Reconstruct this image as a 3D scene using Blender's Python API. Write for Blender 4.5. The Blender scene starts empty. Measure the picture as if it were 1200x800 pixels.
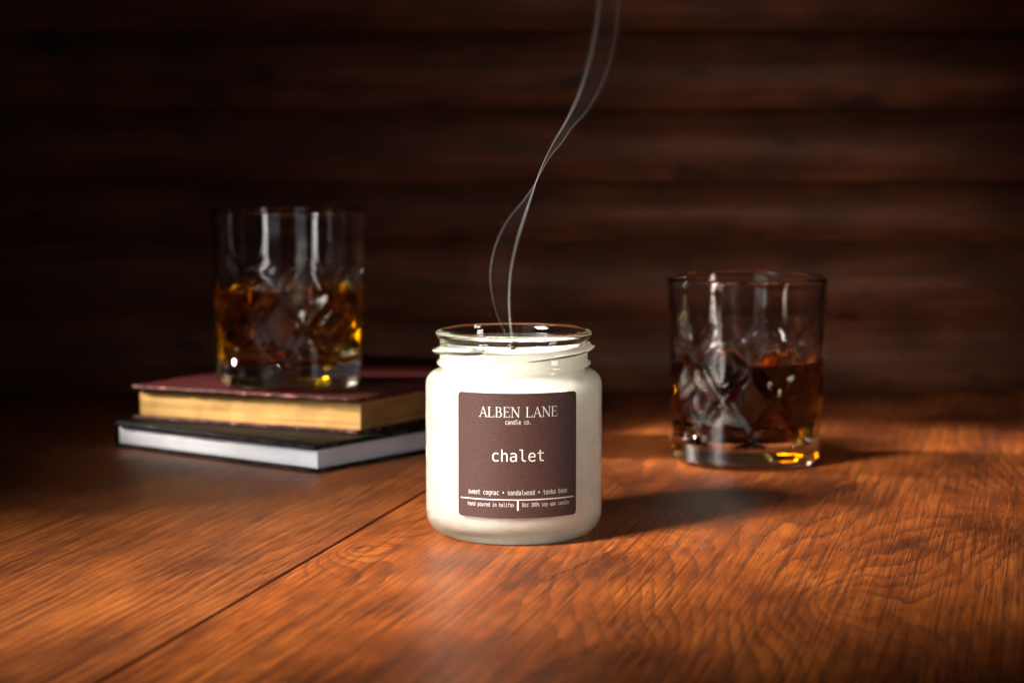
import bpy, bmesh, math, random
from mathutils import Vector, Matrix, noise
random.seed(7)
S = 0.01                      # everything below is written in centimetres
sc = bpy.context.scene
COL = sc.collection

# ------------------------------------------------------------------ camera
CAM_Z, F_PX, PITCH = 16.4, 2500.0, math.radians(5.71)
cam_d = bpy.data.cameras.new('camera')
cam = bpy.data.objects.new('camera', cam_d); COL.objects.link(cam)
cam.location = (0, 0, CAM_Z*S)
cam.rotation_euler = (math.pi/2 - PITCH, 0, 0)
cam_d.sensor_width = 36.0
cam_d.lens = 36.0*F_PX/1200.0
cam_d.clip_start = 0.01; cam_d.clip_end = 50
cam_d.dof.use_dof = True
cam_d.dof.focus_distance = 0.835
cam_d.dof.aperture_fstop = 9.5
sc.camera = cam

# ------------------------------------------------------------------ world, lamps, exposure
w = bpy.data.worlds.new('World'); sc.world = w; w.use_nodes = True
w.node_tree.nodes['Background'].inputs[0].default_value = (0.9, 0.6, 0.45, 1)
w.node_tree.nodes['Background'].inputs[1].default_value = 0.008

def lamp(name, loc, target, power, size, size_y, col=(1, 1, 1), spread=180.0):
    d = bpy.data.lights.new(name, 'AREA'); d.shape = 'RECTANGLE'
    d.size = size*S; d.size_y = size_y*S; d.energy = power; d.color = col
    d.spread = math.radians(spread)
    o = bpy.data.objects.new(name, d); COL.objects.link(o)
    o.location = Vector(loc)*S
    v = Vector(target) - Vector(loc)
    o.rotation_euler = v.to_track_quat('-Z', 'Y').to_euler()
    return o
lamp('key_softbox', (-50, 44, 41), (0.5, 83, 2), 1.9, 20, 26, (1.0, 0.95, 0.88), 30)
lamp('glass_accent', (-50, 113, 25), (-11.9, 110.6, 8.3), 1.0, 9, 15, (1.0, 0.90, 0.76), 14)
lamp('front_strip', (-36, 12, 26), (2, 95, 6), 0.11, 32, 60, (0.95, 0.93, 1.0), 110)
lamp('side_strip', (25.5, 73, 9), (1, 87, 4), 0.055, 6, 15, (1.0, 0.94, 0.88), 60)
def spot(name, loc, target, power, angle, blend, col, r=3.0):
    d = bpy.data.lights.new(name, 'SPOT'); d.energy = power; d.color = col
    d.spot_size = math.radians(angle); d.spot_blend = blend; d.shadow_soft_size = r*S
    o = bpy.data.objects.new(name, d); COL.objects.link(o)
    o.location = Vector(loc)*S
    o.rotation_euler = (Vector(target) - Vector(loc)).to_track_quat('-Z', 'Y').to_euler()
    return o
spot('wall_spot', (46, 78, 3.5), (12, 133, 7), 4.3, 44, 1.0, (1.0, 0.80, 0.64), 4)

spot('books_spot', (-50, 46, 43), (-13, 107, 3), 9.0, 15, 0.7, (1.0, 0.94, 0.86), 3)  # added spot, lifts the books and left glass beyond the key's pool

sc.view_settings.view_transform = 'Standard'
sc.view_settings.look = 'None'
sc.view_settings.exposure = 0.0
sc.view_settings.gamma = 1.0
sc.render.engine = 'CYCLES'
cy = sc.cycles
cy.max_bounces = 20; cy.transmission_bounces = 16; cy.glossy_bounces = 8
cy.diffuse_bounces = 5; cy.transparent_max_bounces = 16; cy.volume_bounces = 1
cy.caustics_reflective = True; cy.caustics_refractive = True
cy.blur_glossy = 0.3
cy.sample_clamp_indirect = 40.0
cy.use_adaptive_sampling = False
cy.use_denoising = True

# ------------------------------------------------------------------ helpers
class NT:
    """tiny node-tree writer"""
    def __init__(self, name):
        self.m = bpy.data.materials.new(name); self.m.use_nodes = True
        self.t = self.m.node_tree; self.t.nodes.clear()
        self.out = self.t.nodes.new('ShaderNodeOutputMaterial')
    def n(self, kind, props=None, **ins):
        nd = self.t.nodes.new('ShaderNode' + kind)
        for k, v in (props or {}).items(): setattr(nd, k, v)
        for k, v in ins.items():
            key = int(k[1:]) if k[0] == 'i' and k[1:].isdigit() else k.replace('_', ' ')
            s = nd.inputs[key]
            if isinstance(v, bpy.types.NodeSocket): self.t.links.new(v, s)
            else: s.default_value = v
        return nd
    def math(self, op, a, b=0.0, c=0.0, clamp=False):
        return self.n('Math', {'operation': op, 'use_clamp': clamp}, i0=a, i1=b, i2=c).outputs[0]
    def noise(self, vec, scale, detail=3.0, rough=0.55, dist=0.0):
        return self.n('TexNoise', None, Vector=vec, Scale=scale, Detail=detail, Roughness=rough, Distortion=dist).outputs['Fac']
    def mapping(self, vec, scale=(1, 1, 1), loc=(0, 0, 0), rot=(0, 0, 0)):
        return self.n('Mapping', None, Vector=vec, Scale=scale, Location=loc, Rotation=rot).outputs[0]
    def ramp(self, fac, stops):
        nd = self.n('ValToRGB', None, Fac=fac); e = nd.color_ramp.elements
        e[0].position, e[0].color = stops[0][0], (*stops[0][1], 1)
        e[1].position, e[1].color = stops[-1][0], (*stops[-1][1], 1)
        for p, c in stops[1:-1]:
            x = e.new(p); x.color = (*c, 1)
        return nd.outputs[0]
    def mix(self, fac, a, b, mode='MIX'):
        nd = self.t.nodes.new('ShaderNodeMix'); nd.data_type = 'RGBA'; nd.blend_type = mode
        for i, v in ((0, fac), (6, a), (7, b)):
            s = nd.inputs[i]
            if isinstance(v, bpy.types.NodeSocket): self.t.links.new(v, s)
            else: s.default_value = v if i == 0 else (*v, 1)
        return nd.outputs[2]
    def rng(self, v, a, b, c=0.0, d=1.0):
        return self.n('MapRange', {'interpolation_type': 'SMOOTHSTEP'}, Value=v, From_Min=a, From_Max=b, To_Min=c, To_Max=d).outputs[0]
    def bump(self, h, strength, dist, normal=None):
        nd = self.n('Bump', None, Height=h, Strength=strength, Distance=dist)
        if normal is not None: self.t.links.new(normal, nd.inputs['Normal'])
        return nd.outputs[0]
    def done(self, surf, vol=None):
        if surf is not None: self.t.links.new(surf, self.out.inputs[0])
        if vol is not None: self.t.links.new(vol, self.out.inputs[1])
        return self.m
    def obj(self):
        return self.n('TexCoord').outputs['Object']

def empty(name, loc, label, cat, group=None, rz=0.0):
    o = bpy.data.objects.new(name, None); COL.objects.link(o)
    o.empty_display_size = 0.02
    o.location = Vector(loc)*S; o.rotation_euler = (0, 0, rz)
    o['label'] = label; o['category'] = cat
    if group: o['group'] = group
    return o
def link_bm(name, bm, mat, parent=None, smooth=True, flat_angle=None, loc=None, recalc=True):
    if recalc: bmesh.ops.recalc_face_normals(bm, faces=bm.faces)
    me = bpy.data.meshes.new(name); 
    bmesh.ops.scale(bm, vec=(S, S, S), verts=bm.verts)
    bm.to_mesh(me); bm.free()
    for p in me.polygons: p.use_smooth = smooth
    if smooth and flat_angle:
        me.set_sharp_from_angle(angle=math.radians(flat_angle))
    me.materials.append(mat)
    o = bpy.data.objects.new(name, me); COL.objects.link(o)
    if parent: o.parent = parent
    if loc: o.location = Vector(loc)*S
    return o
def lathe(bm, prof, n=96, rfun=None, closed=False):
    """prof: list of (r, z); r==0 ends become poles."""
    rings = []
    for (r, z) in prof:
        if r < 1e-6: rings.append([bm.verts.new((0, 0, z))]); continue
        ring = []
        for i in range(n):
            a = 2*math.pi*i/n
            rr = rfun(r, z, a) if rfun else r
            ring.append(bm.verts.new((rr*math.cos(a), rr*math.sin(a), z)))
        rings.append(ring)
    pairs = list(zip(rings, rings[1:])) + ([(rings[-1], rings[0])] if closed else [])
    for A, B in pairs:
        if len(A) == 1 and len(B) == 1: continue
        for i in range(n):
            j = (i+1) % n
            if len(A) == 1: bm.faces.new((A[0], B[j], B[i]))
            elif len(B) == 1: bm.faces.new((A[i], A[j], B[0]))
            else: bm.faces.new((A[i], A[j], B[j], B[i]))
    return bm
def arc(cx, cz, r, a0, a1, n):
    return [(cx + r*math.cos(math.radians(a0+(a1-a0)*i/n)), cz + r*math.sin(math.radians(a0+(a1-a0)*i/n))) for i in range(n+1)]
def tube(bm, pts, radii, n=10, up=Vector((0, 0, 1))):
    rings = []
    for i, p in enumerate(pts):
        t = (pts[min(i+1, len(pts)-1)] - pts[max(i-1, 0)]).normalized()
        a = t.cross(up)
        a = a.normalized() if a.length > 1e-5 else t.cross(Vector((1, 0, 0))).normalized()
        b = a.cross(t).normalized()
        rx, rz = radii[i] if isinstance(radii[i], tuple) else (radii[i], radii[i])
        rings.append([bm.verts.new(p + a*rx*math.cos(2*math.pi*k/n) + b*rz*math.sin(2*math.pi*k/n)) for k in range(n)])
    for A, B in zip(rings, rings[1:]):
        for k in range(n):
            bm.faces.new((A[k], A[(k+1) % n], B[(k+1) % n], B[k]))
    bm.faces.new(rings[0]); bm.faces.new(rings[-1])
def catmull(P, k=8):
    out = []
    for i in range(len(P)-1):
        p0 = P[max(i-1, 0)]; p1 = P[i]; p2 = P[i+1]; p3 = P[min(i+2, len(P)-1)]
        for j in range(k):
            t = j/k
            out.append(0.5*((2*p1) + (p2-p0)*t + (2*p0-5*p1+4*p2-p3)*t*t + (3*p1-p0-3*p2+p3)*t**3))
    out.append(P[-1]); return out
def point(px, py, Y):
    """world point (cm) seen at photo pixel (px, py) on the vertical plane y = Y"""
    dx = (px-600)/F_PX; dy = -(py-400)/F_PX
    d = Vector((dx, math.cos(PITCH)+dy*math.sin(PITCH), -math.sin(PITCH)+dy*math.cos(PITCH)))
    t = Y/d.y
    return Vector((d.x*t, Y, CAM_Z + d.z*t))

# ------------------------------------------------------------------ materials
def mat_table(kind):
    t = NT('table_wood_' + kind)
    co = t.obj()
    sep = t.n('SeparateXYZ', None, Vector=co)
    x = t.math('MULTIPLY', sep.outputs[0], 100.0); y = t.math('MULTIPLY', sep.outputs[1], 100.0)   # cm
    cm = t.n('CombineXYZ', None, X=x, Y=y, Z=0.0).outputs[0]
    slow = t.noise(t.mapping(cm, (0.10, 0.020, 1)), 1.0, 3, 0.5)
    med = t.noise(t.mapping(cm, (0.5, 0.12, 1)), 1.0, 4, 0.6)
    if kind == 'knotty':
        field = t.math('MULTIPLY', x, 0.55)
        knots = [(11.6, 17.6, 2.6, 5.4, 5.2), (1.2, 8.2, 1.9, 3.8, 3.2), (20.5, 3.0, 3.4, 6.5, 3.6),
                 (25.0, 24.0, 3.0, 7.0, -3.5), (14.0, -6.0, 3.0, 6.0, -3.0), (6.0, 33.0, 3.0, 7.0, 3.0)]
        for kx, ky, sx, sy, amp in knots:
            ax = t.math('DIVIDE', t.math('SUBTRACT', x, kx), sx)
            ay = t.math('DIVIDE', t.math('SUBTRACT', y, ky), sy)
            r2 = t.math('ADD', t.math('MULTIPLY', ax, ax), t.math('MULTIPLY', ay, ay))
            g = t.math('MULTIPLY', t.math('POWER', 2.718, t.math('MULTIPLY', t.math('SQRT', t.math('ADD', r2, 0.02)), -1.1)), amp)
            field = t.math('ADD', field, g)
        field = t.math('ADD', field, t.math('MULTIPLY', slow, 4.0))
        field = t.math('ADD', field, t.math('MULTIPLY', med, 0.7))
        freq = 5.2
    else:
        field = t.math('ADD', t.math('MULTIPLY', x, 0.9), t.math('MULTIPLY', slow, 5.0))
        field = t.math('ADD', field, t.math('MULTIPLY', med, 0.8))
        freq = 5.0
    fine_w = t.noise(t.mapping(cm, (2.4, 0.06, 1)), 1.0, 3, 0.6)
    field = t.math('ADD', field, t.math('MULTIPLY', fine_w, 0.16))
    ring = t.math('FRACT', t.math('MULTIPLY', field, freq/2.2))
    ring = t.math('POWER', ring, 2.2 if kind == 'knotty' else 1.6)                    # slow rise, sharp drop: late wood lines
    ring = t.math('MULTIPLY', ring, t.rng(ring, 1.0, 0.93, 0.0, 1.0))
    # ring contrast varies over the board
    ring = t.math('MULTIPLY', ring, t.rng(t.noise(t.mapping(cm, (0.3, 0.1, 1), (9, 3, 0)), 1.0, 2), 0.3, 0.7, 0.35, 1.0))
    fib = t.noise(t.mapping(cm, (7.0, 0.055, 1)), 1.0, 6, 0.72)
    fib2 = t.noise(t.mapping(cm, (20.0, 0.22, 1), (3, 1, 0)), 1.0, 3, 0.65)
    blot = t.noise(t.mapping(cm, (0.22, 0.10, 1), (5, 8, 0)), 1.0, 4, 0.6)
    if kind == 'knotty':
        base = t.ramp(blot, [(0.32, (0.050, 0.0105, 0.0018)), (0.5, (0.185, 0.040, 0.0055)), (0.68, (0.30, 0.078, 0.011))])
    else:
        base = t.ramp(blot, [(0.32, (0.070, 0.0170, 0.0036)), (0.5, (0.175, 0.044, 0.0080)), (0.68, (0.25, 0.070, 0.013))])
    col = t.mix(t.math('MULTIPLY', ring, 0.85), base, (0.030, 0.007, 0.003))
    streak = t.rng(fib, 0.44, 0.60)
    col = t.mix(t.math('MULTIPLY', streak, 0.72), col, (0.040, 0.010, 0.004))
    light = t.rng(fib2, 0.52, 0.72)
    col = t.mix(t.math('MULTIPLY', light, 0.4), col, (0.42, 0.14, 0.03))
    # open pores: short dark dashes along the grain
    vo = t.noise(t.mapping(cm, (14.0, 0.5, 1), (1, 2, 0)), 1.0, 1, 0.5)
    pore = t.rng(vo, 0.63, 0.72)
    col = t.mix(t.math('MULTIPLY', pore, 0.7), col, (0.014, 0.004, 0.002))
    crack = None
    if kind == 'knotty':
        def seg(ax, ay, bx, by, wd):
            wob = t.math('MULTIPLY', t.math('SUBTRACT', t.noise(t.mapping(cm, (1, 1, 1)), 1.3, 3), 0.5), 0.9)
            L = math.hypot(bx-ax, by-ay); ux, uy = (bx-ax)/L, (by-ay)/L
            dx = t.math('SUBTRACT', x, ax); dy = t.math('SUBTRACT', y, ay)
            al = t.math('ADD', t.math('MULTIPLY', dx, ux), t.math('MULTIPLY', dy, uy))
            pe = t.math('ABSOLUTE', t.math('ADD', wob, t.math('SUBTRACT', t.math('MULTIPLY', dx, uy), t.math('MULTIPLY', dy, ux))))
            endf = t.math('MULTIPLY', t.rng(al, 0.0, L*0.3), t.rng(al, L, L*0.75))
            return t.math('MULTIPLY', t.rng(pe, wd, wd*0.3), endf)
        crack = seg(9.1, 2.3, 11.4, 12.0, 0.09)
        for a in ((10.6, 8.6, 14.5, 13.8, 0.045), (10.9, 11.6, 11.6, 16.8, 0.05), (0.3, 8.0, 3.3, 9.6, 0.05),
                  (1.2, 11.2, 3.4, 12.6, 0.05), (9.3, 13.0, 7.8, 10.2, 0.04)):
            crack = t.math('MAXIMUM', crack, seg(*a))
        col = t.mix(t.math('MULTIPLY', crack, 0.92), col, (0.016, 0.005, 0.003))
    h = t.math('ADD', t.math('MULTIPLY', ring, -0.5), t.math('MULTIPLY', fib, -0.9))
    h = t.math('ADD', h, t.math('MULTIPLY', pore, -1.0))
    if crack is not None: h = t.math('ADD', h, t.math('MULTIPLY', crack, -4.0))
    nrm = t.bump(h, 0.07, 0.0004)
    rough = t.math('ADD', 0.36, t.math('MULTIPLY', fib2, 0.28))
    b = t.n('BsdfPrincipled', None, Base_Color=col, Roughness=rough, Normal=nrm)
    b.inputs['Specular IOR Level'].default_value = 0.22
    b.inputs['Coat Weight'].default_value = 0.06; b.inputs['Coat Roughness'].default_value = 0.22
    return t.done(b.outputs[0])

def mat_wall():
    t = NT('wall_wood'); co = t.obj()
    inf = t.n('ObjectInfo').outputs['Random']
    cm = t.mapping(co, (100, 100, 100))
    off = t.n('CombineXYZ', None, X=t.math('MULTIPLY', inf, 300.0), Y=0.0, Z=t.math('MULTIPLY', inf, 90.0)).outputs[0]
    v = t.n('VectorMath', {'operation': 'ADD'}, i0=cm, i1=off).outputs[0]
    a = t.noise(t.mapping(v, (0.05, 1, 0.9)), 1.0, 5, 0.62)
    bl = t.noise(t.mapping(v, (0.16, 1, 0.35)), 1.0, 3, 0.55)
    kn = t.rng(t.noise(t.mapping(v, (0.22, 1, 0.5)), 1.0, 1, 0.4), 0.66, 0.76)
    col = t.ramp(a, [(0.28, (0.055, 0.017, 0.009)), (0.5, (0.125, 0.042, 0.022)), (0.72, (0.20, 0.072, 0.040))])
    col = t.mix(t.rng(bl, 0.35, 0.65, 0.0, 0.75), col, (0.05, 0.018, 0.010))
    col = t.mix(t.math('MULTIPLY', kn, 0.75), col, (0.018, 0.009, 0.007))
    tint = t.rng(inf, 0.0, 1.0, 0.0, 0.25)
    col = t.mix(tint, col, (0.06, 0.022, 0.012))
    b = t.n('BsdfPrincipled', None, Base_Color=col, Roughness=0.62, Normal=t.bump(a, 0.4, 0.002))
    b.inputs['Specular IOR Level'].default_value = 0.3
    return t.done(b.outputs[0])

def mat_glass(name, col, ior=1.5, rough=0.0, absorb=None):
    t = NT(name)
    g = t.n('BsdfGlass', None, Color=(*col, 1), IOR=ior, Roughness=rough)
    v = None
    if absorb: v = t.n('VolumeAbsorption', None, Color=(*absorb[0], 1), Density=absorb[1]).outputs[0]
    return t.done(g.outputs[0], v)

def mat_wax():
    t = NT('candle_wax')
    cm = t.mapping(t.obj(), (100, 100, 100))
    f = t.noise(cm, 0.55, 5, 0.6); g = t.rng(t.noise(cm, 1.3, 3, 0.5), 0.58, 0.66)
    col = t.mix(t.rng(f, 0.35, 0.65), (0.67, 0.63, 0.56), (0.62, 0.57, 0.50))
    col = t.mix(t.math('MULTIPLY', g, 0.35), col, (0.56, 0.51, 0.43))
    b = t.n('BsdfPrincipled', None, Base_Color=col, Roughness=0.5)
    b.inputs['Subsurface Weight'].default_value = 0.12
    b.inputs['Subsurface Radius'].default_value = (1.0, 0.7, 0.45)
    b.inputs['Subsurface Scale'].default_value = 0.006
    return t.done(b.outputs[0])

def mat_simple(name, col, rough=0.5, spec=0.5, metal=0.0, coat=0.0, nscale=0.0, namp=0.0, bump=0.0):
    t = NT(name); co = t.mapping(t.obj(), (100, 100, 100))
    c = (*col, 1)
    nrm = None
    if nscale:
        f = t.noise(co, nscale, 4, 0.6)
        c = t.mix(t.rng(f, 0.3, 0.7, 0.0, namp), col, tuple(v*0.55 for v in col))
        if bump: nrm = t.bump(f, bump, 0.0003)
    b = t.n('BsdfPrincipled', None, Base_Color=c, Roughness=rough, Metallic=metal)
    if nrm is not None: t.t.links.new(nrm, b.inputs['Normal'])
    b.inputs['Specular IOR Level'].default_value = spec
    b.inputs['Coat Weight'].default_value = coat; b.inputs['Coat Roughness'].default_value = 0.15
    return t.done(b.outputs[0])

def mat_pages(name, c0, c1, sheets=14.0, metal=0.0, rough=0.6):
    t = NT(name); cm = t.mapping(t.obj(), (100, 100, 100))
    ln = t.noise(t.mapping(cm, (0.05, 0.05, sheets)), 1.0, 4, 0.65)
    bl = t.noise(t.mapping(cm, (0.5, 0.5, 0.6)), 1.0, 3, 0.5)
    col = t.mix(t.rng(ln, 0.35, 0.68), c0, c1)
    col = t.mix(t.rng(bl, 0.4, 0.75, 0.0, 0.5), col, c1)
    b = t.n('BsdfPrincipled', None, Base_Color=col, Roughness=rough, Metallic=metal, Normal=t.bump(ln, 0.5, 0.0004))
    b.inputs['Specular IOR Level'].default_value = 0.35
    return t.done(b.outputs[0])

def mat_leather(name, c0, worn, spec, wear=0.5, rough=0.42):
    t = NT(name); cm = t.mapping(t.obj(), (100, 100, 100))
    grain = t.n('TexVoronoi', {'feature': 'DISTANCE_TO_EDGE'}, Vector=cm, Scale=9.0).outputs[0]
    scuff = t.noise(t.mapping(cm, (1, 1, 1)), 1.4, 6, 0.7)
    edge = t.n('Attribute', {'attribute_name': 'wear'}).outputs['Fac']
    ew = t.rng(t.math('ADD', edge, t.math('MULTIPLY', t.noise(cm, 2.6, 5, 0.75), 1.6)), 1.74, 1.95)
    col = t.mix(t.rng(scuff, 0.35, 0.7, 0.0, 0.5), c0, tuple(v*0.55 for v in c0))
    col = t.mix(t.math('MULTIPLY', ew, wear), col, worn)
    b = t.n('BsdfPrincipled', None, Base_Color=col, Roughness=rough, Normal=t.bump(t.math('ADD', t.math('MULTIPLY', grain, 1.2), scuff), 0.35, 0.0003))
    b.inputs['Specular IOR Level'].default_value = spec
    return t.done(b.outputs[0])

M_PLANK_L = mat_table('straight'); M_PLANK_R = mat_table('knotty')
M_WALL = mat_wall()
M_JAR = mat_glass('jar_glass', (0.985, 1.0, 0.985), 1.5, 0.0, ((0.78, 0.82, 0.68), 11.0))
M_CRYSTAL = mat_glass('clear_crystal', (0.99, 0.99, 1.0), 1.52)
M_WHISKEY = mat_glass('amber_whiskey', (1, 0.98, 0.94), 1.36, 0.0, ((0.96, 0.868, 0.15), 150.0))
M_WHISKEY_DIMMED = mat_glass('dimmed_whiskey', (1, 0.97, 0.92), 1.36, 0.0, ((0.90, 0.80, 0.25), 330.0))  # same drink, absorption raised to dim the key light's glow in its base
M_WAX = mat_wax()

# ------------------------------------------------------------------ table and wall
SEAM = Vector((-9.12, 74.77, 0)); ANG = math.radians(-13.98)
table = empty('wooden_table', SEAM, 'orange brown knotty wooden table top that the jar candle and books stand on', 'table', rz=ANG)
def plank(x0, x1, y0, y1, mat):
    bm = bmesh.new()
    bv = 0.07
    prof = [(x0, -3.0), (x1, -3.0), (x1, -bv), (x1-bv*0.3, -bv*0.3), (x1-bv, 0), (x0+bv, 0), (x0+bv*0.3, -bv*0.3), (x0, -bv)]
    A = [bm.verts.new((px, y0, pz)) for px, pz in prof]; B = [bm.verts.new((px, y1, pz)) for px, pz in prof]
    for i in range(len(prof)):
        j = (i+1) % len(prof); bm.faces.new((A[i], A[j], B[j], B[i]))
    bm.faces.new(A); bm.faces.new(B)
    return link_bm('plank', bm, mat, table, smooth=False)
plank(-64, -32.05, -60, 75, M_PLANK_L)
plank(-32, -0.12, -60, 75, M_PLANK_L)
plank(0.0, 33, -60, 75, M_PLANK_R)
plank(33.05, 66, -60, 75, M_PLANK_R)

wall = empty('plank_wall', (0, 133, 0), 'dark horizontal wooden plank wall behind the glasses', 'wall')
random.seed(19)
zb = [-6, -0.6, 4.45, 9.4, 13.05, 17.6, 22.4, 27.0, 31.8, 36.5, 41.5, 46.5, 51.5]
for i, (a, b) in enumerate(zip(zb, zb[1:])):
    x = -85 + random.uniform(-30, 0)
    while x < 85:
        ln = 220; x1 = min(x+ln, 90)
        bm = bmesh.new(); dy = random.uniform(-0.025, 0.025)
        bmesh.ops.create_cube(bm, size=1.0)
        for v in bm.verts:
            v.co = Vector((v.co.x*(x1-x-0.07), v.co.y*2 + 1 + dy, v.co.z*(b-a-random.uniform(0.05, 0.06))))
        bmesh.ops.bevel(bm, geom=bm.edges[:], offset=0.035, segments=2, affect='EDGES')
        link_bm('plank', bm, M_WALL, wall, loc=((x+x1)/2, 0, (a+b)/2))
        x = x1
# board behind the gaps
bm = bmesh.new(); bmesh.ops.create_cube(bm, size=1.0)
for v in bm.verts: v.co = Vector((v.co.x*170, v.co.y*1 + 4.2, v.co.z*57))
link_bm('backing_board', bm, mat_simple('dark_backing', (0.02, 0.01, 0.006), 0.8), wall, smooth=False, loc=(0, 0, 22.6))

# ------------------------------------------------------------------ the candle
JX, JY, R = 0.07, 86.0, 3.62
JZ = 1.01                     # the jar is stretched by this and slimmed by 0.989
candle = empty('jar_candle', (JX, JY, 0), 'white wax candle in a clear screw-neck glass jar with a dark brown label', 'candle')
candle.scale = (0.989, 0.989, JZ)
bm = bmesh.new()
outer = [(0, 0.22), (1.6, 0.20), (2.45, 0.12), (2.75, 0.02)] + [(2.86, 0.0)] + arc(2.72, 0.90, 0.90, -75, 0, 10) + \
        [(R, 1.6), (R, 3.0), (R, 4.6), (R, 6.02)] + arc(R-0.60, 6.02, 0.60, 12, 78, 8) + \
        [(2.98, 6.60), (2.94, 6.68), (2.94, 6.74), (3.00, 6.78), (3.10, 6.80), (3.16, 6.85), (3.17, 6.90), (3.15, 6.95), (3.09, 6.99), (3.04, 7.03)] + \
        [(3.04, 7.08+0.72*i/34) for i in range(35)] + [(3.07, 7.86), (3.14, 7.92), (3.19, 7.99), (3.21, 8.07), (3.17, 8.15), (3.08, 8.20), (2.96, 8.20),
         (2.86, 8.15), (2.81, 8.05), (2.79, 7.9), (2.76, 7.6), (2.74, 7.2), (2.74, 6.75), (2.82, 6.5)] + \
        [(3.06, 6.34), (3.26, 6.12), (3.31, 5.85), (3.32, 5.0), (3.32, 3.0), (3.32, 1.7)] + arc(2.55, 1.30, 0.75, 0, -85, 8) + [(1.5, 0.54), (0, 0.52)]
# screw thread lugs (azimuth -90 faces the camera): tapered beads winding round the neck
LUGS = [(-121, 8, 7.22, 7.62, 0.125), (-236, -113, 7.16, 7.60, 0.12), (-346, -226, 7.20, 7.60, 0.12)]
def neck_r(r, z, a):
    if z < 7.06 or z > 7.82 or r < 2.95: return r
    deg = math.degrees(a); add = 0.0
    for a0, a1, z0, z1, hw in LUGS:
        for k in (-360, 0, 360):
            f_ = (deg + k - a0)/(a1 - a0)
            if -0.02 < f_ < 1.02:
                e = min(1.0, max(0.0, f_)/0.14, max(0.0, 1-f_)/0.14); e = math.sin(e*math.pi/2)
                dz = abs(z - (z0+(z1-z0)*f_))/(hw*(0.5+0.5*e)*1.35)
                if dz < 1: add = max(add, 0.30*e*math.sqrt(1-dz*dz)**1.3)
    return r + add
lathe(bm, outer, 240, neck_r)
jar = link_bm('glass_jar', bm, M_JAR, candle)
# wax
bm = bmesh.new()
wo = 0.03
wax = [(0, 0.50), (1.5, 0.52)] + arc(2.55, 1.30, 0.78, -85, 0, 8) + [(3.35, 3.0), (3.35, 5.0), (3.34, 5.85), (3.29, 6.12), (3.09, 6.32), (2.86, 6.48),
       (2.775, 6.75), (2.775, 7.15), (2.775, 7.44), (2.72, 7.40), (2.5, 7.37), (1.8, 7.36), (0.9, 7.34), (0.35, 7.31), (0.12, 7.30), (0, 7.30)]
lathe(bm, wax, 96)
for v in bm.verts:
    if v.co.z > 7.29 and v.co.xy.length < 2.6:
        v.co.z += 0.03*noise.noise(Vector((v.co.x*0.9, v.co.y*0.9, 3)))
link_bm('wax', bm, M_WAX, candle)
# wick
bm = bmesh.new()
tube(bm, catmull([Vector((-0.05, 0, 7.2)), Vector((-0.04, 0, 7.36)), Vector((-0.01, -0.03, 7.50)), Vector((0.07, -0.05, 7.60)), Vector((0.16, -0.06, 7.62))], 5), [0.09]*21, 8)
link_bm('wick', bm, mat_simple('burnt_wick', (0.012, 0.010, 0.010), 0.9, 0.2, nscale=12, namp=0.5), candle)
# label
def mat_label():
    t = NT('label_paper'); cm = t.mapping(t.obj(), (100, 100, 100))
    f = t.noise(cm, 14.0, 4, 0.75)
    col = t.mix(t.rng(f, 0.35, 0.65), (0.037, 0.0145, 0.0105), (0.023, 0.008, 0.007))
    b = t.n('BsdfPrincipled', None, Base_Color=col, Roughness=0.62, Normal=t.bump(f, 0.25, 0.0002))
    b.inputs['Specular IOR Level'].default_value = 0.18
    return t.done(b.outputs[0])
LA0, LA1, LZ0, LZ1 = -37.3, 43.2, 1.20, 6.06      # degrees from the camera-facing line, heights
RL = R + 0.018
bm = bmesh.new()
def cyl(u, z, r):       # u = arc length in cm from the camera-facing line
    a = u/R - math.pi/2
    return Vector((r*math.cos(a), r*math.sin(a), z))
u0, u1 = math.radians(LA0)*R, math.radians(LA1)*R
NU, NZ, CR = 60, 24, 0.16
out_ = []
rows = []
zs = [LZ0 + (LZ1-LZ0)*k/NZ for k in range(NZ+1)]
zs = sorted(zs + [LZ0+CR*(1-math.cos(math.radians(x))) for x in (15, 30, 45, 60, 75, 90)] + [LZ1-CR*(1-math.cos(math.radians(x))) for x in (15, 30, 45, 60, 75, 90)])
for z in zs:
    e = 0.0; d = min(z-LZ0, LZ1-z)
    if d < CR: e = CR - math.sqrt(max(0, CR*CR-(CR-d)**2))
    rows.append([(u0+e+(u1-u0-2*e)*i/NU, z) for i in range(NU+1)])
F = [[bm.verts.new(cyl(u, z, RL)) for u, z in r] for r in rows]
B = [[bm.verts.new(cyl(u, z, R+0.003)) for u, z in r] for r in rows]
for k in range(len(rows)-1):
    for i in range(NU):
        bm.faces.new((F[k][i], F[k][i+1], F[k+1][i+1], F[k+1][i])); bm.faces.new((B[k][i], B[k+1][i], B[k+1][i+1], B[k][i+1]))
    bm.faces.new((F[k][0], F[k+1][0], B[k+1][0], B[k][0])); bm.faces.new((F[k][NU], B[k][NU], B[k+1][NU], F[k+1][NU]))
for i in range(NU):
    bm.faces.new((F[0][i], B[0][i], B[0][i+1], F[0][i+1])); bm.faces.new((F[-1][i], F[-1][i+1], B[-1][i+1], B[-1][i]))
label = link_bm('label', bm, mat_label(), candle, flat_angle=40)

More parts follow.
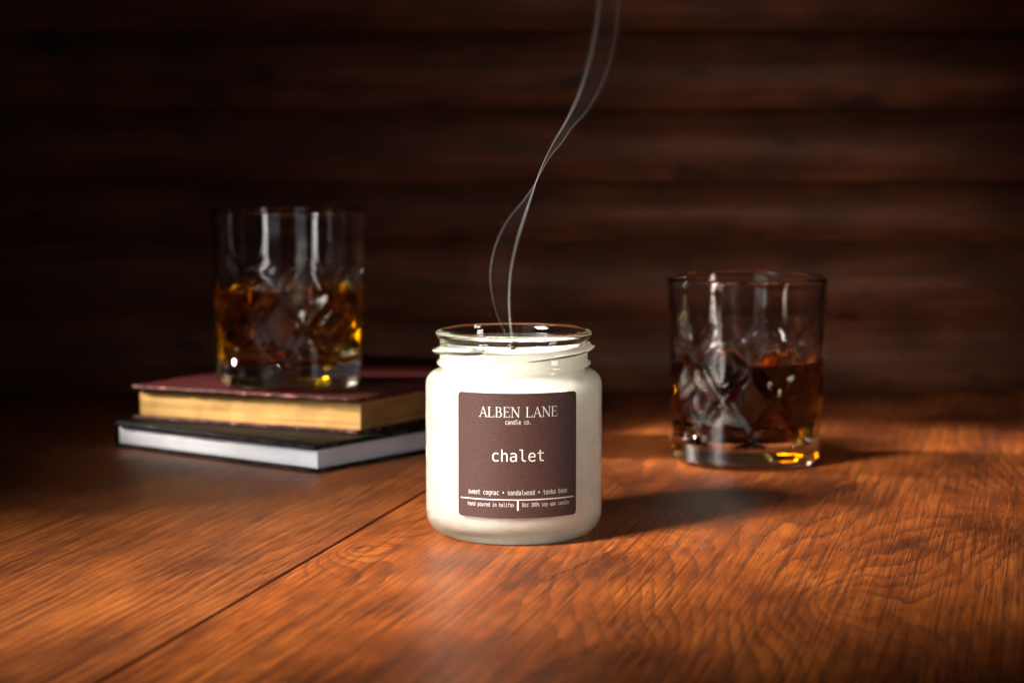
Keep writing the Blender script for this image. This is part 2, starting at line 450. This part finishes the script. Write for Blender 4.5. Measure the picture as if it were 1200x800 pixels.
GLYPH = {"%":[[[242,111],[261,65],[306,47],[351,66],[370,111],[351,157],[306,175],[261,157]],[[195,111],[199,141],[210,167],[227,190],[250,208],[277,219],[306,222],[348,214],[384,190],[409,153],[418,111],[414,82],[403,56],[385,32],[362,14],[336,4],[306,0],[276,4],[250,14],[227,32],[209,55],[199,81]],[[42,162],[30,195],[393,341],[407,307]],[[58,387],[77,341],[123,323],[168,342],[187,387],[168,433],[123,451],[77,433]],[[11,387],[15,417],[26,443],[44,466],[67,484],[93,495],[123,499],[165,490],[201,466],[225,430],[234,387],[230,358],[220,331],[202,308],[178,290],[152,280],[123,276],[93,280],[67,290],[44,308],[26,331],[15,358]]],".":[[[170,106],[258,106],[258,0],[170,0]]],"0":[[[168,261],[182,294],[214,308],[247,294],[261,261],[247,228],[214,214],[181,228]],[[214,474],[185,468],[160,450],[141,421],[128,379],[120,325],[117,259],[120,194],[128,140],[141,99],[160,69],[185,51],[214,46],[245,51],[269,69],[288,99],[302,140],[310,194],[312,259],[310,325],[302,379],[288,421],[269,450],[245,468]],[[214,529],[265,522],[307,499],[340,461],[364,408],[378,341],[383,259],[378,178],[364,111],[340,58],[307,20],[265,-3],[214,-10],[164,-3],[122,20],[89,58],[65,111],[51,178],[46,259],[51,341],[65,408],[89,461],[122,499],[164,522]]],"1":[[[94,59],[203,59],[203,456],[86,430],[86,494],[203,520],[273,520],[273,59],[381,59],[381,0],[94,0]]],"8":[[[214,247],[186,244],[161,235],[142,221],[128,201],[119,176],[116,146],[119,117],[128,92],[142,72],[162,57],[186,48],[214,45],[244,48],[268,57],[287,71],[302,91],[310,116],[313,146],[310,176],[301,200],[287,220],[267,235],[243,244]],[[153,276],[83,319],[58,394],[62,433],[77,466],[100,493],[131,513],[170,525],[214,529],[260,525],[298,513],[329,493],[353,466],[367,433],[372,394],[346,319],[276,276],[308,266],[335,250],[356,230],[371,204],[381,174],[384,140],[379,96],[364,59],[339,30],[305,8],[264,-6],[214,-10],[165,-6],[124,7],[90,29],[65,59],[51,96],[46,139],[49,174],[58,204],[73,230],[94,250],[121,266]],[[128,388],[150,324],[214,302],[279,324],[302,388],[279,453],[262,465],[241,472],[214,475],[150,452]]],"a":[[[244,196],[223,196],[189,194],[161,187],[139,176],[123,161],[114,142],[110,118],[132,63],[190,44],[223,48],[251,60],[274,80],[291,108],[301,142],[304,182],[304,196]],[[369,222],[369,0],[304,0],[304,58],[253,6],[177,-10],[140,-6],[108,5],[82,24],[62,48],[50,78],[46,114],[51,153],[66,186],[90,212],[124,231],[166,242],[218,246],[304,246],[304,256],[302,285],[294,307],[281,324],[262,336],[237,343],[206,345],[140,336],[75,308],[75,372],[143,393],[206,399],[289,385],[344,342],[363,299]]],"b":[[[320,195],[317,240],[309,278],[296,307],[278,328],[254,341],[226,345],[197,341],[174,328],[155,307],[142,278],[134,240],[131,195],[134,149],[142,112],[155,83],[174,61],[197,48],[226,44],[254,48],[278,61],[296,82],[309,112],[317,149]],[[131,340],[174,384],[236,399],[280,393],[317,375],[347,345],[369,305],[383,255],[387,196],[383,136],[369,86],[347,45],[316,14],[279,-4],[235,-10],[174,5],[131,49],[131,0],[67,0],[67,542],[131,542]]],"c":[[[369,20],[316,-3],[260,-10],[204,-4],[157,14],[119,44],[91,85],[74,135],[68,195],[74,254],[91,304],[119,345],[157,375],[204,393],[260,399],[315,392],[369,369],[369,302],[318,335],[260,345],[223,341],[193,328],[168,306],[150,276],[139,239],[135,195],[139,150],[150,113],[168,83],[193,62],[224,49],[260,44],[320,54],[369,86]]],"d":[[[299,340],[299,542],[363,542],[363,0],[299,0],[299,49],[256,5],[195,-10],[151,-4],[114,14],[83,45],[61,86],[47,136],[43,196],[47,255],[61,305],[84,345],[114,375],[151,393],[195,399],[257,384]],[[110,195],[113,149],[121,112],[134,82],[152,61],[176,48],[204,44],[232,48],[256,61],[275,83],[288,112],[296,149],[299,195],[296,240],[288,278],[275,307],[256,328],[232,341],[204,345],[176,341],[152,328],[134,307],[121,278],[113,240]]],"e":[[[387,211],[387,180],[110,180],[110,178],[113,138],[124,105],[143,79],[168,60],[199,48],[237,44],[301,54],[372,84],[372,20],[302,-3],[236,-10],[180,-4],[133,14],[94,44],[66,85],[49,135],[43,195],[48,253],[65,302],[93,344],[130,375],[175,393],[227,399],[273,394],[312,377],[344,349],[368,311],[382,265]],[[323,230],[320,264],[311,293],[296,316],[277,332],[253,342],[224,345],[195,342],[169,331],[148,314],[130,291],[119,263],[112,229]]],"f":[[[370,542],[370,489],[297,489],[249,474],[236,424],[236,390],[370,390],[370,340],[236,340],[236,0],[172,0],[172,340],[68,340],[68,390],[172,390],[172,417],[175,456],[185,488],[201,511],[225,528],[255,538],[293,542]]],"g":[[[299,198],[296,242],[288,279],[275,308],[257,328],[234,341],[207,345],[178,341],[154,328],[135,308],[121,279],[113,242],[110,198],[113,154],[121,117],[135,88],[154,67],[178,55],[208,50],[235,55],[257,67],[275,88],[288,117],[296,154]],[[363,25],[358,-29],[344,-73],[321,-108],[289,-133],[249,-148],[200,-153],[144,-148],[86,-134],[86,-71],[148,-94],[200,-102],[231,-99],[256,-89],[275,-74],[288,-51],[296,-22],[299,16],[299,18],[299,62],[257,13],[193,-3],[150,3],[114,22],[84,52],[61,92],[47,141],[43,198],[47,255],[61,304],[84,345],[114,375],[150,393],[193,399],[256,384],[299,338],[299,389],[363,389]]],"h":[[[366,242],[366,0],[302,0],[302,242],[299,274],[293,299],[283,319],[268,333],[249,341],[225,344],[198,340],[175,330],[156,312],[143,287],[135,257],[132,220],[132,0],[68,0],[68,542],[132,542],[132,331],[178,382],[248,399],[284,395],[314,382],[337,360],[353,330],[363,290]]],"i":[[[89,390],[253,390],[253,50],[380,50],[380,0],[62,0],[62,50],[189,50],[189,340],[89,340]],[[189,542],[253,542],[253,461],[189,461]]],"k":[[[82,542],[148,542],[148,228],[317,390],[394,390],[241,243],[419,0],[340,0],[196,201],[148,156],[148,0],[82,0]]],"l":[[[222,141],[238,76],[285,54],[360,54],[360,0],[279,0],[243,4],[214,16],[190,37],[172,65],[162,100],[158,141],[158,495],[56,495],[56,546],[222,546]]],"n":[[[366,242],[366,0],[302,0],[302,242],[299,274],[293,299],[283,319],[268,333],[249,341],[225,344],[198,340],[175,330],[156,312],[143,287],[135,257],[132,220],[132,0],[68,0],[68,390],[132,390],[132,331],[178,382],[248,399],[284,395],[314,382],[337,360],[353,330],[363,290]]],"o":[[[214,345],[185,341],[160,328],[141,307],[127,278],[118,240],[116,195],[118,149],[127,112],[141,82],[160,61],[185,48],[214,44],[245,48],[269,61],[289,82],[303,112],[311,149],[314,195],[311,240],[303,278],[289,307],[269,328],[245,341]],[[214,399],[264,394],[306,376],[339,347],[363,307],[377,256],[382,195],[377,133],[363,83],[339,42],[306,13],[265,-4],[214,-10],[165,-4],[123,13],[91,42],[67,83],[52,133],[48,195],[52,256],[67,307],[91,347],[123,376],[165,394]]],"p":[[[131,49],[131,-148],[66,-148],[66,390],[131,390],[131,340],[173,384],[235,399],[278,393],[315,375],[346,345],[368,304],[381,253],[386,193],[381,134],[368,85],[345,44],[315,14],[278,-4],[235,-10],[173,5]],[[319,195],[316,240],[308,278],[295,307],[277,328],[254,341],[225,345],[197,341],[173,328],[155,307],[141,278],[133,240],[131,195],[133,149],[141,112],[155,83],[173,61],[197,48],[225,44],[254,48],[277,61],[295,82],[308,112],[316,149]]],"r":[[[402,310],[360,333],[314,340],[277,336],[246,323],[222,303],[205,274],[194,238],[190,194],[190,0],[126,0],[126,390],[190,390],[190,314],[240,377],[319,399],[363,393],[402,375]]],"s":[[[339,376],[339,314],[283,338],[227,346],[162,332],[140,289],[156,250],[172,241],[199,233],[236,225],[262,220],[334,183],[359,113],[354,77],[340,47],[318,22],[287,4],[249,-6],[203,-10],[143,-4],[74,14],[74,80],[143,53],[205,44],[271,61],[294,109],[284,136],[256,156],[209,171],[206,171],[182,176],[148,185],[121,197],[101,213],[87,232],[78,255],[76,282],[80,317],[92,346],[114,369],[142,386],[179,396],[222,399],[282,394]]],"t":[[[214,501],[214,390],[359,390],[359,340],[214,340],[214,128],[216,103],[221,83],[230,68],[287,51],[359,51],[359,0],[281,0],[238,3],[204,13],[179,29],[163,53],[153,86],[150,128],[150,340],[46,340],[46,390],[150,390],[150,501]]],"u":[[[68,148],[68,389],[132,389],[132,148],[134,116],[140,90],[151,70],[165,57],[184,48],[208,46],[236,49],[259,60],[278,77],[291,102],[299,132],[302,169],[302,389],[366,389],[366,0],[302,0],[302,58],[255,7],[186,-10],[150,-6],[120,7],[97,29],[81,60],[71,99]]],"w":[[[0,390],[63,390],[131,75],[187,276],[242,276],[298,75],[366,390],[429,390],[338,0],[277,0],[214,214],[153,0],[91,0]]],"x":[[[389,390],[250,203],[403,0],[329,0],[214,156],[101,0],[26,0],[180,203],[40,390],[111,390],[214,249],[317,390]]],"y":[[[299,125],[258,18],[238,-35],[222,-73],[212,-94],[172,-135],[116,-148],[64,-148],[64,-95],[102,-95],[146,-78],[158,-62],[171,-33],[187,6],[36,390],[104,390],[220,85],[334,390],[401,390]]],"z":[[[79,391],[362,391],[362,332],[138,52],[362,52],[362,0],[71,0],[71,59],[295,339],[79,339]]],"\u2022":[[[111,265],[114,293],[124,317],[141,338],[162,355],[187,365],[214,368],[242,365],[266,355],[288,338],[305,317],[315,292],[318,265],[315,238],[304,214],[288,192],[266,175],[241,165],[214,162],[186,165],[162,175],[141,192],[124,213],[114,238]]]}
# light serif capitals for the heading, drawn as stems, hairlines and serifs (units: cap height 1000)
def bar(x0, y0, x1, y1, w0, w1=None):
    w1 = w0 if w1 is None else w1
    dx, dy = x1-x0, y1-y0; L = math.hypot(dx, dy); nx, ny = -dy/L, dx/L
    return [(x0+nx*w0/2, y0+ny*w0/2), (x0-nx*w0/2, y0-ny*w0/2), (x1-nx*w1/2, y1-ny*w1/2), (x1+nx*w1/2, y1+ny*w1/2)]
def serif(xc, y, w=250, up=1, stem=90, h=34):
    return [(xc-w/2, y), (xc+w/2, y), (xc+w/2, y+up*h*0.55), (xc+stem/2, y+up*h*2.0), (xc-stem/2, y+up*h*2.0), (xc-w/2, y+up*h*0.55)]
def bowl(x, yb, yt, dep, w):
    n = 12; o = []; i_ = []
    for k in range(n+1):
        a = -math.pi/2 + math.pi*k/n; cy = (yb+yt)/2; ry = (yt-yb)/2
        o.append((x+dep*math.cos(a)**0.9 if math.cos(a) > 0.001 else x, cy+ry*math.sin(a)))
        i_.append((x+(dep-w)*math.cos(a)**0.9 if math.cos(a) > 0.001 else x, cy+(ry-38)*math.sin(a)))
    return o + i_[::-1]
SER = {
 'A': (760, [bar(375, 1000, 90, 0, 30, 44), bar(370, 1010, 655, 0, 60, 104), bar(180, 350, 540, 350, 40), serif(85, 0, 230, 1, 44), serif(665, 0, 250, 1, 100)]),
 'L': (640, [bar(150, 0, 150, 1000, 96), serif(150, 1000, 270, -1, 96), bar(60, 19, 570, 19, 40), [(530, 20), (575, 20), (600, 240), (575, 240)], serif(150, 0, 250, 1, 96)]),
 'B': (680, [bar(150, 0, 150, 1000, 96), bar(50, 981, 330, 981, 38), bar(50, 19, 350, 19, 38), bar(150, 530, 340, 530, 38), bowl(320, 511, 1000, 220, 90), bowl(340, 0, 549, 265, 98)]),
 'E': (650, [bar(150, 0, 150, 1000, 96), bar(50, 981, 540, 981, 38), bar(50, 19, 570, 19, 38), bar(150, 530, 450, 530, 38), [(515, 980), (555, 980), (560, 770), (540, 770)],
             [(540, 20), (580, 20), (610, 250), (590, 250)], bar(445, 430, 445, 630, 30)]),
 'N': (840, [bar(150, 0, 150, 990, 42), bar(150, 990, 690, 10, 100), bar(690, 0, 690, 1000, 42), serif(150, 0, 240, 1, 42), serif(690, 1000, 240, -1, 42), serif(110, 1000, 170, -1, 60)]),
 ' ': (430, []),
}
def text_polys(s, serif_font):
    polys = []; x = 0
    for ch in s:
        if serif_font:
            adv, ps = SER[ch]; polys.append([[(px+x, py) for px, py in p] for p in ps]); x += adv
        else:
            if ch != ' ': polys.append([[(px+x, py) for px, py in p] for p in GLYPH[ch]])
            x += 430
    return polys, x
def put_text(s, px0, px1, ybase, cap_cm, serif_font=False):
    """write s on the label between photo columns px0..px1, on the baseline seen at row ybase"""
    ua = R*math.asin((px0-602)/103.0); ub = R*math.asin((px1-602)/103.0)
    zb_ = point(602, ybase, JY-R).z/JZ
    polys, wtot = text_polys(s, serif_font)
    xs = [p[0] for g in polys for c in g for p in c]; x0, x1 = min(xs), max(xs)
    kx = (ub-ua)/(x1-x0); ky = cap_cm/1000.0 if serif_font else cap_cm/545.0
    bm = bmesh.new()
    groups = [[c] for g in polys for c in g] if serif_font else polys
    lift = 0.0
    for gi, g in enumerate(groups):
        cu = bpy.data.curves.new('tmp', 'CURVE'); cu.dimensions = '2D'; cu.fill_mode = 'BOTH'
        for c in g:
            sp = cu.splines.new('POLY'); sp.points.add(len(c)-1); sp.use_cyclic_u = True
            for q, (a, b) in zip(sp.points, c): q.co = ((a-x0)*kx, b*ky, 0, 1)
        ob = bpy.data.objects.new('tmp', cu)
        me = ob.to_mesh()
        base = len(bm.verts)
        tb = bmesh.new(); tb.from_mesh(me)
        ob.to_mesh_clear(); bpy.data.objects.remove(ob); bpy.data.curves.remove(cu)
        bmesh.ops.triangulate(tb, faces=tb.faces[:])
        lift = 0.004 + 0.0006*(gi % 5)
        mp = {}
        for v in tb.verts: mp[v] = bm.verts.new(cyl(ua+v.co.x, zb_+v.co.y, RL+lift))
        for f_ in tb.faces:
            try: bm.faces.new([mp[v] for v in f_.verts])
            except ValueError: pass
        tb.free()
    return bm
def rect_on_label(u0, u1, z0, z1, n=40):
    bm = bmesh.new(); A = []; Bq = []
    for i in range(n+1):
        u = u0+(u1-u0)*i/n; A.append(bm.verts.new(cyl(u, z0, RL+0.004))); Bq.append(bm.verts.new(cyl(u, z1, RL+0.004)))
    for i in range(n): bm.faces.new((A[i], A[i+1], Bq[i+1], Bq[i]))
    return bm
M_INK = mat_simple('silver_ink', (0.33, 0.30, 0.27), 0.5, 0.5)
def flip_out(bm):
    for f_ in bm.faces:
        f_.normal_update()
        c = f_.calc_center_median()
        if f_.normal.x*c.x + f_.normal.y*c.y < 0: f_.normal_flip()
    return bm
for s, a, b, yb, cap, sf in (('ALBEN LANE', 562.8, 650.8, 489.0, 0.40, True), ('candle co.', 592.5, 621.0, 497.3, 0.185, False),
                             ('chalet', 577.8, 635.6, 540.8, 0.475, False), ('sweet cognac \u2022 sandalwood \u2022 tonka bean', 551.0, 662.0, 580.0, 0.20, False),
                             ('hand poured in halifax', 550.5, 602.5, 593.8, 0.165, False), ('8oz 100% soy wax candle', 611.5, 664.0, 593.8, 0.165, False)):
    link_bm('lettering', flip_out(put_text(s, a, b, yb, cap, sf)), M_INK, label, smooth=False, recalc=False)
zl = point(602, 585.6, JY-R).z/JZ
link_bm('rule_line', flip_out(rect_on_label(R*math.asin((542.3-602)/103), R*math.asin((669.5-602)/103), zl-0.022, zl+0.022)), M_INK, label, smooth=False, recalc=False)
ub_ = R*math.asin((606.5-602)/103)
link_bm('rule_line', flip_out(rect_on_label(ub_-0.035, ub_+0.035, zl-0.42, zl-0.024, 3)), M_INK, label, smooth=False, recalc=False)

# ------------------------------------------------------------------ whiskey glasses
def glass_r(r, z, a):
    """outer wall with crossing V cuts that make diamonds below and long leaf tips above"""
    if z < 0.75 or z > 7.6: return r
    K = 8
    def tri(x, w):
        f_ = abs(x - round(x)); return max(0.0, 1 - f_/w)
    tw = z/5.4
    g1 = tri(K*a/(2*math.pi) + tw*1.6, 0.19); g2 = tri(K*a/(2*math.pi) - tw*1.6, 0.19)
    lo = min(1.0, max(0.0, (z-1.15)/0.4))
    hi = min(1.0, max(0.0, (6.5-z)/1.7))
    d = max(g1, g2)*lo*hi*0.17
    # scooped leaf between the diamonds, rising toward the plain lip
    ph = K*a/(2*math.pi)
    leaf = max(0.0, 1 - abs(ph-round(ph))/0.30*1.0)
    up = math.exp(-((z-5.2)/1.3)**2)
    d += 0.055*leaf*up
    return r - d
M_W = None
def make_tumbler(loc, rz, label_, drink):
    t = empty('whiskey_glass', loc, label_, 'glass', 'cut glass tumblers of whiskey', rz)
    rt, rb, H = 3.93, 3.62, 9.15
    prof = [(0, 0.12), (2.6, 0.10), (3.0, 0.02), (3.22, 0.0), (3.38, 0.05), (3.48, 0.15)]
    n = 110
    for i in range(n+1):
        z = 0.28 + (H-0.16-0.28)*i/n; prof.append((rb + (rt-rb)*(z/H), z))
    prof += arc(rt-0.14, H-0.14, 0.14, 20, 160, 7)
    for i in range(20):
        z = H-0.2-(H-0.2-2.1)*i/19; prof.append((3.64 - 0.55*(1-z/H)**1.4, z))
    prof += [(3.02, 1.75), (2.85, 1.45), (2.5, 1.28), (1.8, 1.22), (0.9, 1.20), (0, 1.20)]
    nouter = 6 + n + 1
    bm = bmesh.new()
    # build by hand so that only the outside is cut
    k = {'i': 0}
    lathe(bm, prof, 224, lambda r, z, a: glass_r(r, z, a) if r > 3.45 + (rt-rb)*(z/9.15) + 0.02 and z > 0.3 and z < 8.8 else r)
    g = link_bm('cut_glass', bm, M_CRYSTAL, t, flat_angle=14)
    bm = bmesh.new()
    ztop = 5.05
    inner = [(0, 1.19), (0.9, 1.19), (1.8, 1.21), (2.51, 1.27), (2.87, 1.44), (3.04, 1.75)]
    for i in range(10):
        z = 2.1+(ztop-2.1)*i/9; inner.append((3.66 - 0.55*(1-z/9.15)**1.4, z))
    r_e = inner[-1][0]
    inner += [(r_e, ztop+0.05), (r_e-0.05, ztop+0.01), (r_e-0.18, ztop-0.04), (r_e-0.5, ztop-0.05), (1.5, ztop-0.05), (0, ztop-0.05)]
    lathe(bm, inner, 96)
    link_bm('whiskey', bm, drink, t)
    return t
g0 = make_tumbler((11.55, 104.6, 0), 0.35, 'cut glass tumbler of whiskey standing directly on the wooden table', M_WHISKEY_DIMMED)
def dup(root, loc, rz, label_, drink=None):
    r = root.copy(); COL.objects.link(r); r.location = Vector(loc)*S; r.rotation_euler = (0, 0, rz); r['label'] = label_
    for ch in list(root.children):
        c = ch.copy(); COL.objects.link(c); c.parent = r
        if drink and ch.name.startswith('whiskey'):          # same shape and drink, without the extra absorption that dims the glow
            c.data = ch.data.copy(); c.data.materials[0] = drink
    return r
g1 = dup(g0, (-11.60, 110.6, 3.102), 1.15, 'cut glass tumbler of amber whiskey standing on top of the red book', M_WHISKEY)
g1.scale = (1.03, 1.03, 1.0)

# ------------------------------------------------------------------ books
def slab(bm, P, z0, z1, s0, s1, t0, t1, ns=30, nt=40, ztop=None, jit=0.0, seed=0, rnd=0.0):
    """solid slab in book space, P(s,t) -> xy ; gridded so edges can be worn"""
    def pt(s, t, z):
        q = P(s, t); return Vector((q[0], q[1], z))
    grid = {}
    def V(i, j, k):
        key = (i, j, k)
        if key not in grid:
            s = s0+(s1-s0)*i/ns; t = t0+(t1-t0)*j/nt; z = z0 if k == 0 else z1
            p = pt(s, t, z)
            if rnd:
                ds = min(s-s0, s1-s); dt = min(t-t0, t1-t)
                if ds < 1e-6 and dt < 1e-6:
                    cs, ct = (s0+s1)/2, (t0+t1)/2
                    L = math.hypot(cs-s, ct-t)
                    p = pt(s+(cs-s)/L*rnd, t+(ct-t)/L*rnd, z)
            if jit:
                p += Vector((noise.noise(Vector((s*1.7, t*1.7, seed))), noise.noise(Vector((s*1.7, t*1.7, seed+5))), 0))*jit
                edge = min(s-s0, s1-s, t-t0, t1-t)
                if edge < 0.05: p.z += noise.noise(Vector((s*2.3, t*2.3, seed+9)))*jit*0.8
            grid[key] = bm.verts.new(p)
        return grid[key]
    for i in range(ns):
        for j in range(nt):
            bm.faces.new((V(i, j, 1), V(i+1, j, 1), V(i+1, j+1, 1), V(i, j+1, 1)))
            bm.faces.new((V(i, j, 0), V(i, j+1, 0), V(i+1, j+1, 0), V(i+1, j, 0)))
    for i in range(ns):
        bm.faces.new((V(i, 0, 0), V(i+1, 0, 0), V(i+1, 0, 1), V(i, 0, 1))); bm.faces.new((V(i, nt, 0), V(i, nt, 1), V(i+1, nt, 1), V(i+1, nt, 0)))
    for j in range(nt):
        bm.faces.new((V(0, j, 0), V(0, j, 1), V(0, j+1, 1), V(0, j+1, 0))); bm.faces.new((V(ns, j, 0), V(ns, j+1, 0), V(ns, j+1, 1), V(ns, j, 1)))
    return bm
def soften(bm, off, seg=2):
    es = [e for e in bm.edges if len(e.link_faces) == 2 and e.calc_face_angle(0) > 0.6]
    if not es:
        bmesh.ops.recalc_face_normals(bm, faces=bm.faces); es = [e for e in bm.edges if len(e.link_faces) == 2 and e.calc_face_angle(0) > 0.6]
    bmesh.ops.bevel(bm, geom=es, offset=off, segments=seg, affect='EDGES', clamp_overlap=True)
def book(corner, z, aL, aR, W, L, tb, tp, tt, inset, mcov, mpage, label_, seed, jit, back_spine=False):
    t = empty('book', (corner[0], corner[1], z), label_, 'book', 'stacked hardback books')
    uL = Vector((math.cos(math.radians(aL)), math.sin(math.radians(aL)))); uR = Vector((math.cos(math.radians(aR)), math.sin(math.radians(aR))))
    P = lambda s, tt_: uL*s + uR*tt_
    det = uL.x*uR.y - uL.y*uR.x
    def worn(o):
        at = o.data.attributes.new('wear', 'FLOAT', 'POINT')
        for v, d_ in zip(o.data.vertices, at.data):
            x, y = v.co.x/S, v.co.y/S
            s = (x*uR.y - y*uR.x)/det; q = (uL.x*y - uL.y*x)/det
            d_.value = max(0.0, 1.0 - min(s, q, W-s, L-q)/0.35)
    bm = bmesh.new(); slab(bm, P, 0, tb, 0, W, 0, L, jit=jit, seed=seed, rnd=0.12); soften(bm, 0.05)
    worn(link_bm('cover', bm, mcov, t))
    bm = bmesh.new(); slab(bm, P, tb+tp, tb+tp+tt, 0, W, 0, L, jit=jit, seed=seed+20, rnd=0.12); soften(bm, 0.05)
    worn(link_bm('cover', bm, mcov, t))
    bm = bmesh.new(); slab(bm, P, tb-0.01, tb+tp+0.01, inset, W-(inset if back_spine else 0.2), inset, L-(0.2 if back_spine else inset), ns=24, nt=30, jit=0.03, seed=seed+40)
    # fore edge very slightly hollow
    link_bm('page_block', bm, mpage, t, smooth=False)
    # rounded spine
    bm = bmesh.new(); H = tb+tp+tt
    rows_ = []
    Wn, Ln = (L, W) if back_spine else (W, L)
    Q = (lambda s, t_: P(t_, s)) if back_spine else P
    for j in range(13):
        tt_ = 0.25+(Ln-0.5)*j/12; ring = []
        for k in range(9):
            a = -math.pi/2 + math.pi*k/8
            q = Q(Wn - 0.02 + 0.16*math.cos(a), tt_); ring.append(bm.verts.new((q[0], q[1], H/2 + (H/2-0.01)*math.sin(a))))
        for k in range(8, -1, -1):
            a = -math.pi/2 + math.pi*k/8
            q = Q(Wn - 0.04 + 0.06*math.cos(a), tt_); ring.append(bm.verts.new((q[0], q[1], H/2 + (H/2-0.15)*math.sin(a))))
        rows_.append(ring)
    m = len(rows_[0])
    for A, Bq in zip(rows_, rows_[1:]):
        for k in range(m): bm.faces.new((A[k], A[(k+1) % m], Bq[(k+1) % m], Bq[k]))
    bm.faces.new(rows_[0]); bm.faces.new(rows_[-1])
    link_bm('spine', bm, mcov, t)
    return t
book((-9.24, 100.6), 0.0, 142.6, 52.6, 14.4, 21.0, 0.20, 0.93, 0.20, 0.32,
     mat_leather('black_cover', (0.0025, 0.0024, 0.0028), (0.07, 0.065, 0.075), 0.06, 0.6, 0.6),
     mat_pages('white_pages', (0.58, 0.59, 0.65), (0.40, 0.41, 0.47), 10.0),
     'closed black hardback with white page edges, bottom of the two stacked books', 3, 0.03)
book((-7.38, 104.5), 1.335, 155.5, 56.0, 13.8, 18.5, 0.17, 1.42, 0.17, 0.38,
     mat_leather('red_cover', (0.019, 0.0012, 0.0015), (0.26, 0.10, 0.09), 0.10, 0.8, 0.5),
     mat_pages('gilt_pages', (0.47, 0.29, 0.095), (0.17, 0.085, 0.024), 8.0, 0.25, 0.42),
     'old red hardback with gold page edges, upper book carrying the amber whiskey glass', 11, 0.07, True)

# ------------------------------------------------------------------ smoke
def mat_smoke():
    t = NT('smoke')
    v = t.n('VolumePrincipled', None, Color=(0.95, 0.93, 0.92, 1), Density=190.0, Anisotropy=0.2)
    return t.done(None, v.outputs[0])
def smoke():
    A = [(601, 404, 0), (599, 388, 0), (597, 368, 0.1), (596.5, 345, 0.2), (598.5, 318, 0.2), (604, 290, 0.1), (612, 262, 0), (622, 232, -0.1), (633, 200, -0.2), (647, 170, -0.2), (663, 143, 0), (678, 112, 0.2), (690, 74, 0.4), (698, 36, 0.5), (703, -6, 0.5), (705, -40, 0.5)]
    Bp = [(599.5, 402, 0.05), (590, 386, 0.3), (581, 367, 0.8), (574.5, 345, 1.1), (573.5, 322, 1.1), (579, 298, 0.9), (590, 275, 0.7), (607, 254, 0.6), (621, 234, 0.55), (633, 207, 0.6), (648, 183, 0.7), (664, 161, 0.8), (683, 142, 0.9), (700, 116, 1.0), (714, 78, 1.1), (722, 34, 1.2), (727, -14, 1.2)]
    Ac = catmull([point(a, b, 86.0-c) for a, b, c in A], 10); Bc = catmull([point(a, b, 86.0-c) for a, b, c in Bp], 10)
    def res(P, n):
        L = [0]
        for p, q in zip(P, P[1:]): L.append(L[-1]+(q-p).length)
        out = []; j = 0
        for i in range(n+1):
            d = L[-1]*i/n
            while j < len(L)-2 and L[j+1] < d: j += 1
            f_ = (d-L[j])/max(1e-9, L[j+1]-L[j]); out.append(P[j].lerp(P[j+1], min(1, f_)))
        return out
    n = 170; Ac = res(Ac, n); Bc = res(Bc, n)
    NC = 48; fr = []; bk = []
    bm = bmesh.new()
    for i in range(n+1):
        a, b = Ac[i], Bc[i]; f_ = i/n
        tan = (Ac[min(n, i+1)] - Ac[max(0, i-1)]).normalized()
        c = b - a; c = c - tan*c.dot(tan)
        nr = tan.cross(c); nr = nr.normalized() if nr.length > 1e-5 else Vector((0, -1, 0))
        wA = 0.048 + 0.10*f_; wB = 0.034 + 0.10*f_; fade = (1 - 0.80*f_)*(0.85 + 0.5*noise.noise(Vector((f_*7, 2, 5))))
        fadeB = (1 - 0.80*f_)*(0.75 + 0.8*noise.noise(Vector((f_*6, 9, 1))))
        R1 = []; R2 = []
        w_ = c.length; cd = c.normalized() if w_ > 1e-5 else Vector((0, -1, 0))
        lo_, hi_ = -2.6*wA, w_ + 2.6*wB
        for k in range(NC+1):
            q = lo_ + (hi_-lo_)*k/NC
            p = a + cd*q
            third = (0.0012 + 0.0016*min(1.0, max(0.0, (f_-0.30)/0.2)))*math.exp(-((q - w_*0.55)/(0.10+0.25*w_))**2)*(0.4+f_)
            th = 0.044*fade*math.exp(-(q/wA)**2) + 0.019*fadeB*math.exp(-((q-w_)/wB)**2) + third*fade + 0.0002
            R1.append(bm.verts.new(p + nr*th)); R2.append(bm.verts.new(p - nr*th))
        fr.append(R1); bk.append(R2)
    for i in range(n):
        for k in range(NC):
            bm.faces.new((fr[i][k], fr[i][k+1], fr[i+1][k+1], fr[i+1][k])); bm.faces.new((bk[i][k], bk[i+1][k], bk[i+1][k+1], bk[i][k+1]))
        bm.faces.new((fr[i][0], fr[i+1][0], bk[i+1][0], bk[i][0])); bm.faces.new((fr[i][NC], bk[i][NC], bk[i+1][NC], fr[i+1][NC]))
    bm.faces.new(fr[0] + bk[0][::-1]); bm.faces.new(fr[n] + bk[n][::-1])
    o = link_bm('smoke', bm, mat_smoke())
    o['kind'] = 'stuff'; o['label'] = 'thin curling wisp of pale smoke rising from the candle wick'; o['category'] = 'smoke'
smoke()
